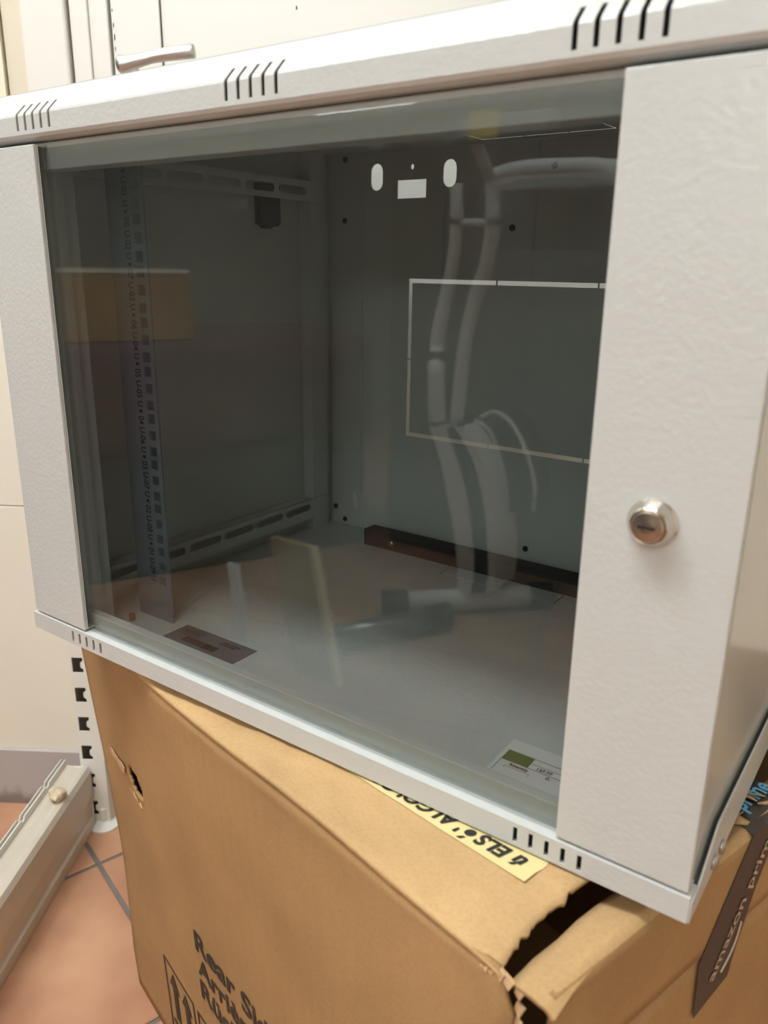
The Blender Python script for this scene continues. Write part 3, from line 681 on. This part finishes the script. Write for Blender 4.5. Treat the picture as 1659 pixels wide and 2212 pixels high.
# ragged corrugation along the split corner: thin curled slips of liner
rs = random.Random(31)
for k in range(26):
    t = k / 25
    if t < 0.45: a0, p0, z0 = 0.505 + 0.030 * t / 0.45, 0.0765 + 0.002 * rs.random(), -0.0300 - 0.002 * rs.random()
    else: a0, p0, z0 = 0.5365 + 0.003 * rs.random(), 0.080 + 0.003 * rs.random(), -0.032 - 0.13 * (t - 0.45) / 0.55
    L1, L2 = 0.003 + 0.004 * rs.random(), 0.003 + 0.005 * rs.random()
    pts = [(0, 0, 0), (L1, -0.001 * rs.random(), -0.001), (L1 * 0.6, -0.0015, -L2), (-0.001, -0.0008, -L2 * 0.7)]
    g = ([BF((a0 + q[0], p0 + q[1] - 0.001, z0 + q[2])) for q in pts] + [BF((a0 + q[0], p0 + q[1] + 0.0002, z0 + q[2])) for q in pts],
         [(0, 1, 2, 3), (7, 6, 5, 4), (0, 4, 5, 1), (1, 5, 6, 2), (2, 6, 7, 3), (3, 7, 4, 0)])
    mk('torn_shred', g, 'torn_paper', front)

# ------------------------------------------------------------------ shop shelving at the wall
up = thing('shelf_upright', 'white slotted steel shelf upright standing against the cream wall', 'shelf upright', WF((0.185, 0.030, -0.55)))
hs = []
for k in range(7):
    zc = -0.215 - 0.0505 * k
    hs.append([(0.1735, zc - 0.0125), (0.1900, zc - 0.0125), (0.1900, zc - 0.0065), (0.1860, zc - 0.004), (0.1860, zc + 0.004), (0.1900, zc + 0.0075), (0.1900, zc + 0.0125), (0.1735, zc + 0.0125)])
mk('slotted_face', plate(rect(0.1690, 0.2080, -0.55, 0.06), hs, 0.0018, lambda p: WF((p[0], 0.050 - p[2], p[1]))), 'shelf_white', up)
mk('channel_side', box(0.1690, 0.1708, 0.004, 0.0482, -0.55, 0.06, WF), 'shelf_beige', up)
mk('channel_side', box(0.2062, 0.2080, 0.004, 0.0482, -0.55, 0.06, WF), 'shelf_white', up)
mk('channel_back', box(0.1709, 0.2061, 0.0035, 0.005, -0.55, 0.06, WF), 'gap_black', up)
leg = thing('shelf_base_leg', 'dusty beige folded metal base leg of the shelf upright on the tiled floor', 'metal rail', WF((0.17, 0.25, -0.55)))  # base leg of the shelf, kept as a separate object
def prof_strip(pr, o0, o1, n=2):
    us_ = lin(o0, o1, n)
    return grid(us_, list(range(len(pr))), lambda o, j: WF((pr[int(j)][0], o, pr[int(j)][1])))
mk('base_plate', prof_strip([(0.1830, -0.5495), (0.1840, -0.530), (0.1800, -0.527), (0.1800, -0.495), (0.1845, -0.490), (0.1845, -0.448), (0.1810, -0.441), (0.1760, -0.4395), (0.168, -0.444), (0.158, -0.4410), (0.1475, -0.4400)], 0.053, 0.62), 'shelf_beige', leg, smooth=False, solid=0.0015)
# notched upstand on the far edge
edge = []
o = 0.053
while o < 0.62:
    edge += [(o, -0.4290), (o + 0.058, -0.4290), (o + 0.060, -0.4330), (o + 0.066, -0.4330), (o + 0.068, -0.4290)]; o += 0.0760
outer = [(0.053, -0.4415)] + [(min(e[0], 0.62), e[1]) for e in edge] + [(0.62, -0.4415)]
outer2 = []
for e in outer:
    if not outer2 or (abs(e[0]-outer2[-1][0]) + abs(e[1]-outer2[-1][1])) > 1e-5: outer2.append(e)
mk('notched_edge', plate(outer2, [], 0.0015, lambda p: WF((0.1475 - p[2], p[0], p[1]))), 'shelf_white', leg)
mk('notched_edge', plate([(a, z + 0.0005) for a, z in outer2], [], 0.0012, lambda p: WF((0.1415 - p[2], p[0], p[1]))), 'shelf_white', leg)
mk('edge_web', box(0.1403, 0.1475, 0.053, 0.62, -0.4410, -0.4398, WF), 'shelf_beige', leg)
mk('end_plate', plate([(0.143, -0.55), (0.184, -0.55), (0.184, -0.443), (0.176, -0.440), (0.143, -0.440)], [], 0.0015, lambda p: WF((p[0], 0.0525 + p[2], p[1]))), 'shelf_white', leg)
for o_, z_, l_, t_ in ((0.165, -0.478, 0.012, 0.0035), (0.185, -0.500, 0.010, 0.003), (0.268, -0.505, 0.035, 0.004), (0.292, -0.512, 0.020, 0.003)):
    mk('scuff_mark', plate([(o_, z_), (o_ + l_, z_ - 0.010), (o_ + l_, z_ - 0.010 - t_ * 0.4), (o_, z_ - t_ * 0.4)], [], -0.0003, lambda p: WF((0.1852 if p[1] > -0.4905 else 0.1806, p[0], p[1]))), 'grey_ink', leg)
mk('foot_disc', join(lathe([(0.024, 0), (0.024, 0.003), (0.012, 0.007), (0.006, 0.008), (0.006, 0.03)], WF((0.197, 0.048, -0.5498)), (0, 0, 1), 28)), 'shelf_white', leg, smooth=False, label='round white levelling foot')
cr = WF((0.1720, 0.135, -0.4360))
bm = bmesh.new(); bmesh.ops.create_icosphere(bm, subdivisions=2, radius=1.0)
vv = [(cr[0] + v.co.x * 0.0150 * (1 + 0.5 * noise.noise(v.co * 1.7)), cr[1] + v.co.y * 0.0120 * (1 + 0.5 * noise.noise(v.co * 2.1)), cr[2] + v.co.z * 0.0090 * (1 + 0.4 * noise.noise(v.co * 2.5)) + 0.006) for v in bm.verts]
ff = [tuple(v.index for v in f.verts) for f in bm.faces]; bm.free()
tag(mk('tape_scrap', (vv, ff), 'plaster_chunk'), 'crumpled yellowish scrap lying on the beige metal shelf leg', 'scrap')

# ------------------------------------------------------------------ the room mirrored in the glass
bike = thing('exercise_bike', 'white and black exercise machine standing on the tiles, mirrored in the glass', 'exercise machine', (-0.28, -1.25, -0.55))
def stab(p0, p1, mat):
    a, b = Vector(p0), Vector(p1); d = (b - a).normalized()
    t = mk('stabilizer', tube([p0, p1], 0.028, 18), mat, bike, smooth=True)
    for q, s in ((a, 1), (b, -1)):
        mk('end_cap', tube([tuple(q - d * s * 0.012), tuple(q + d * s * 0.05)], 0.0335, 18), 'bike_black', t, smooth=False)
stab((-0.43, -0.88, -0.515), (-0.262, -1.185, -0.515), 'bike_grey')
stab((-0.42, -1.165, -0.516), (-0.12, -1.470, -0.516), 'bike_white')
A = [[(-0.387, -0.074), (-0.357, -0.141), (-0.331, -0.227), (-0.305, -0.332), (-0.29, -0.43), (-0.291, -0.490)],
     [(-0.344, -0.069), (-0.308, -0.14), (-0.277, -0.218), (-0.255, -0.322), (-0.244, -0.419), (-0.25, -0.488)],
     [(-0.311, -0.064), (-0.262, -0.133), (-0.232, -0.21), (-0.211, -0.313), (-0.201, -0.409), (-0.206, -0.475)],
     [(-0.292, -0.062), (-0.239, -0.129), (-0.209, -0.206), (-0.188, -0.308), (-0.179, -0.403), (-0.185, -0.463)]]
def band(l, r, y0, y1):
    L_ = smooth_path([(x, 0, z) for x, z in l], 5); R_ = smooth_path([(x, 0, z) for x, z in r], 5)
    return plate([(p[0], p[2]) for p in L_] + [(p[0], p[2]) for p in R_[::-1]], [], y1 - y0, lambda p: (p[0], y0 + p[2], p[1]))
mk('side_shell', band(A[0], A[1], -1.29, -1.40), 'bike_white', bike, bevel=0.006)
mk('centre_band', band(A[1], A[2], -1.295, -1.40), 'bike_black', bike)
mk('side_shell', band(A[2], A[3], -1.29, -1.40), 'bike_white', bike, bevel=0.004)
so = [(-0.288, -0.046), (-0.244, -0.029), (-0.192, -0.063), (-0.15, -0.137), (-0.129, -0.203), (-0.128, -0.261)]
si = [(-0.308, -0.055), (-0.268, -0.072), (-0.239, -0.115), (-0.216, -0.182), (-0.203, -0.24), (-0.197, -0.28)]
mk('fan_cover', band(si, so, -1.37, -1.46), 'bike_black', bike)
mk('cover_rim', tube(smooth_path([(x, -1.372, z) for x, z in so], 6), 0.006, 8), 'bike_white', bike, smooth=True)
mk('cover_rim', tube(smooth_path([(x, -1.372, z) for x, z in si], 6), 0.006, 8), 'bike_white', bike, smooth=True)
mk('post', tube(smooth_path([(x, -1.32, z) for x, z in ((-0.355, 0.495), (-0.349, 0.421), (-0.354, 0.33), (-0.376, 0.224), (-0.394, 0.114), (-0.385, -0.06))], 6), [0.016] * 19 + [0.018] * 6 + [0.022] * 6, 14), 'bike_white', bike, smooth=True)
mk('post', tube(smooth_path([(x, -1.34, z) for x, z in ((-0.272, 0.506), (-0.265, 0.419), (-0.274, 0.33), (-0.306, 0.227), (-0.326, 0.119), (-0.340, -0.06))], 6), [0.018] * 31, 14), 'bike_white', bike, smooth=True)
mk('cross_bar', tube([(-0.352, -1.325, 0.412), (-0.266, -1.338, 0.41)], 0.010, 10), 'bike_white', bike, smooth=True)
hb_ = mk('handlebar', tube(smooth_path([(-0.275, -1.335, 0.503), (-0.20, -1.33, 0.518), (-0.05, -1.32, 0.515), (0.06, -1.30, 0.500)], 6), 0.020, 14), 'bike_white', bike, smooth=True)
mk('console', box(-0.285, -0.060, -1.23, -1.19, 0.560, 0.612), 'bike_grey', hb_, bevel=0.012)
mk('console_arm', tube([(-0.272, -1.335, 0.500), (-0.255, -1.215, 0.575)], 0.014, 10), 'bike_white', hb_, smooth=True)
mk('yellow_note', box(-0.252, -0.182, -1.1895, -1.1885, 0.566, 0.620), 'yellow_note', hb_)
for dx in (0.0, 0.030):
    mk('decal', plate([(-0.333 + dx, -0.165), (-0.328 + dx, -0.165), (-0.318 + dx, -0.215), (-0.323 + dx, -0.215)], [], 0.0005, lambda p: (p[0], -1.2895 + p[2], p[1])), 'sticker_white', bike)
wr = thing('wardrobe', 'invented tall dark wardrobe standing behind the exercise machine', 'wardrobe', (-0.30, -1.9, -0.55))  # wardrobe is invented to give the glass a dark reflection
mk('wardrobe_body', box(-0.76, 0.16, -2.15, -1.65, -0.55, 1.60), 'dark_wood', wr, bevel=0.006)
for k in range(2):
    wd_ = mk('wardrobe_door', box(-0.755 + 0.458 * k, -0.301 + 0.458 * k, -1.649, -1.630, -0.47, 1.58), 'dark_wood', wr, bevel=0.004)
    mk('door_knob', lathe([(0.008, 0), (0.008, 0.012), (0.016, 0.02), (0.012, 0.03)], ((-0.345, -0.255)[k], -1.630, 0.55), (0, 1, 0), 16), 'satin_metal', wd_, smooth=True)
# boards leaning in a bundle
t = thing('wooden_board', 'brown wooden board with a pale edge leaning near the machine', 'board', (-0.35, -0.80, -0.55))
def lean(p): # sheet leaning: p = (x, depth, z)
    return (p[0] - 0.38 * (p[2] + 0.55), -0.80 - p[1] - 0.16 * (p[2] + 0.55), p[2])
mk('board_face', box(-0.415, -0.300, 0.0, 0.018, -0.549, -0.270, lean), 'wood_board', t)
mk('board_edge', box(-0.300, -0.288, 0.0, 0.018, -0.549, -0.270, lean), 'wood_edge', t)
t2 = thing('metal_strip', 'bright ribbed metal strip leaning beside the wooden board', 'metal strip', (-0.58, -0.80, -0.55))
def lean2(p): return (p[0] - 0.24 * (p[2] + 0.55), -0.81 - p[1] - 0.10 * (p[2] + 0.55), p[2])
for k in range(3):
    mk('strip_rib', tube([lean2((-0.592 + 0.013 * k, 0, -0.548)), lean2((-0.592 + 0.013 * k, 0, -0.352))], 0.0042, 10), 'shelf_white', t2, smooth=True)
mk('strip_web', box(-0.594, -0.564, 0.0, 0.003, -0.549, -0.352, lean2), 'bike_grey', t2)
CO = Vector((-1.1485, -0.8851, 0)); CDr = Vector((0.45305, -0.89149, 0)); CNr = Vector((-0.89149, -0.45305, 0))
def CF(p):
    q = CO + CDr * p[0] + CNr * p[1]; return (q.x, q.y, p[2])
ch = thing('storage_chest', 'dark chest under a maroon cloth with a carton on top, mirrored at left', 'chest', CF((0.15, 0.3, -0.55)))
mk('chest_body', box(-0.44, 0.78, 0.012, 0.58, -0.55, 0.106, CF), 'dark_wood', ch, bevel=0.01)
def cloth(u, v):               # v: 0 back edge .. top .. front hem
    s_ = -0.45 + 1.24 * u
    if v < 0.5: return CF((s_, 0.60 - 1.196 * v, 0.110 + 0.001 * math.sin(s_ * 30)))
    t = (v - 0.5) * 2
    return CF((s_, 0.004 - 0.006 * t * (1 + math.sin(s_ * 22)), 0.110 - (0.30 + 0.015 * math.sin(s_ * 9)) * t))
mk('cloth', grid(lin(0, 1, 60), lin(0, 1, 16), cloth), 'maroon_cloth', ch, smooth=True, solid=-0.002)
b2 = thing('cardboard_box', 'closed brown carton standing on the maroon cloth', 'cardboard box', CF((-0.08, 0.22, 0.113)))
mk('carton_body', box(-0.42, 0.255, 0.012, 0.42, 0.1135, 0.297, CF), 'cardboard', b2, bevel=0.004)
mk('sealing_tape', box(-0.42, 0.255, 0.19, 0.25, 0.2971, 0.2980, CF), 'masking_tape', b2)
mk('edge_tape', box(-0.41, 0.25, 0.0105, 0.0118, 0.287, 0.296, CF), 'sticker_white', b2)
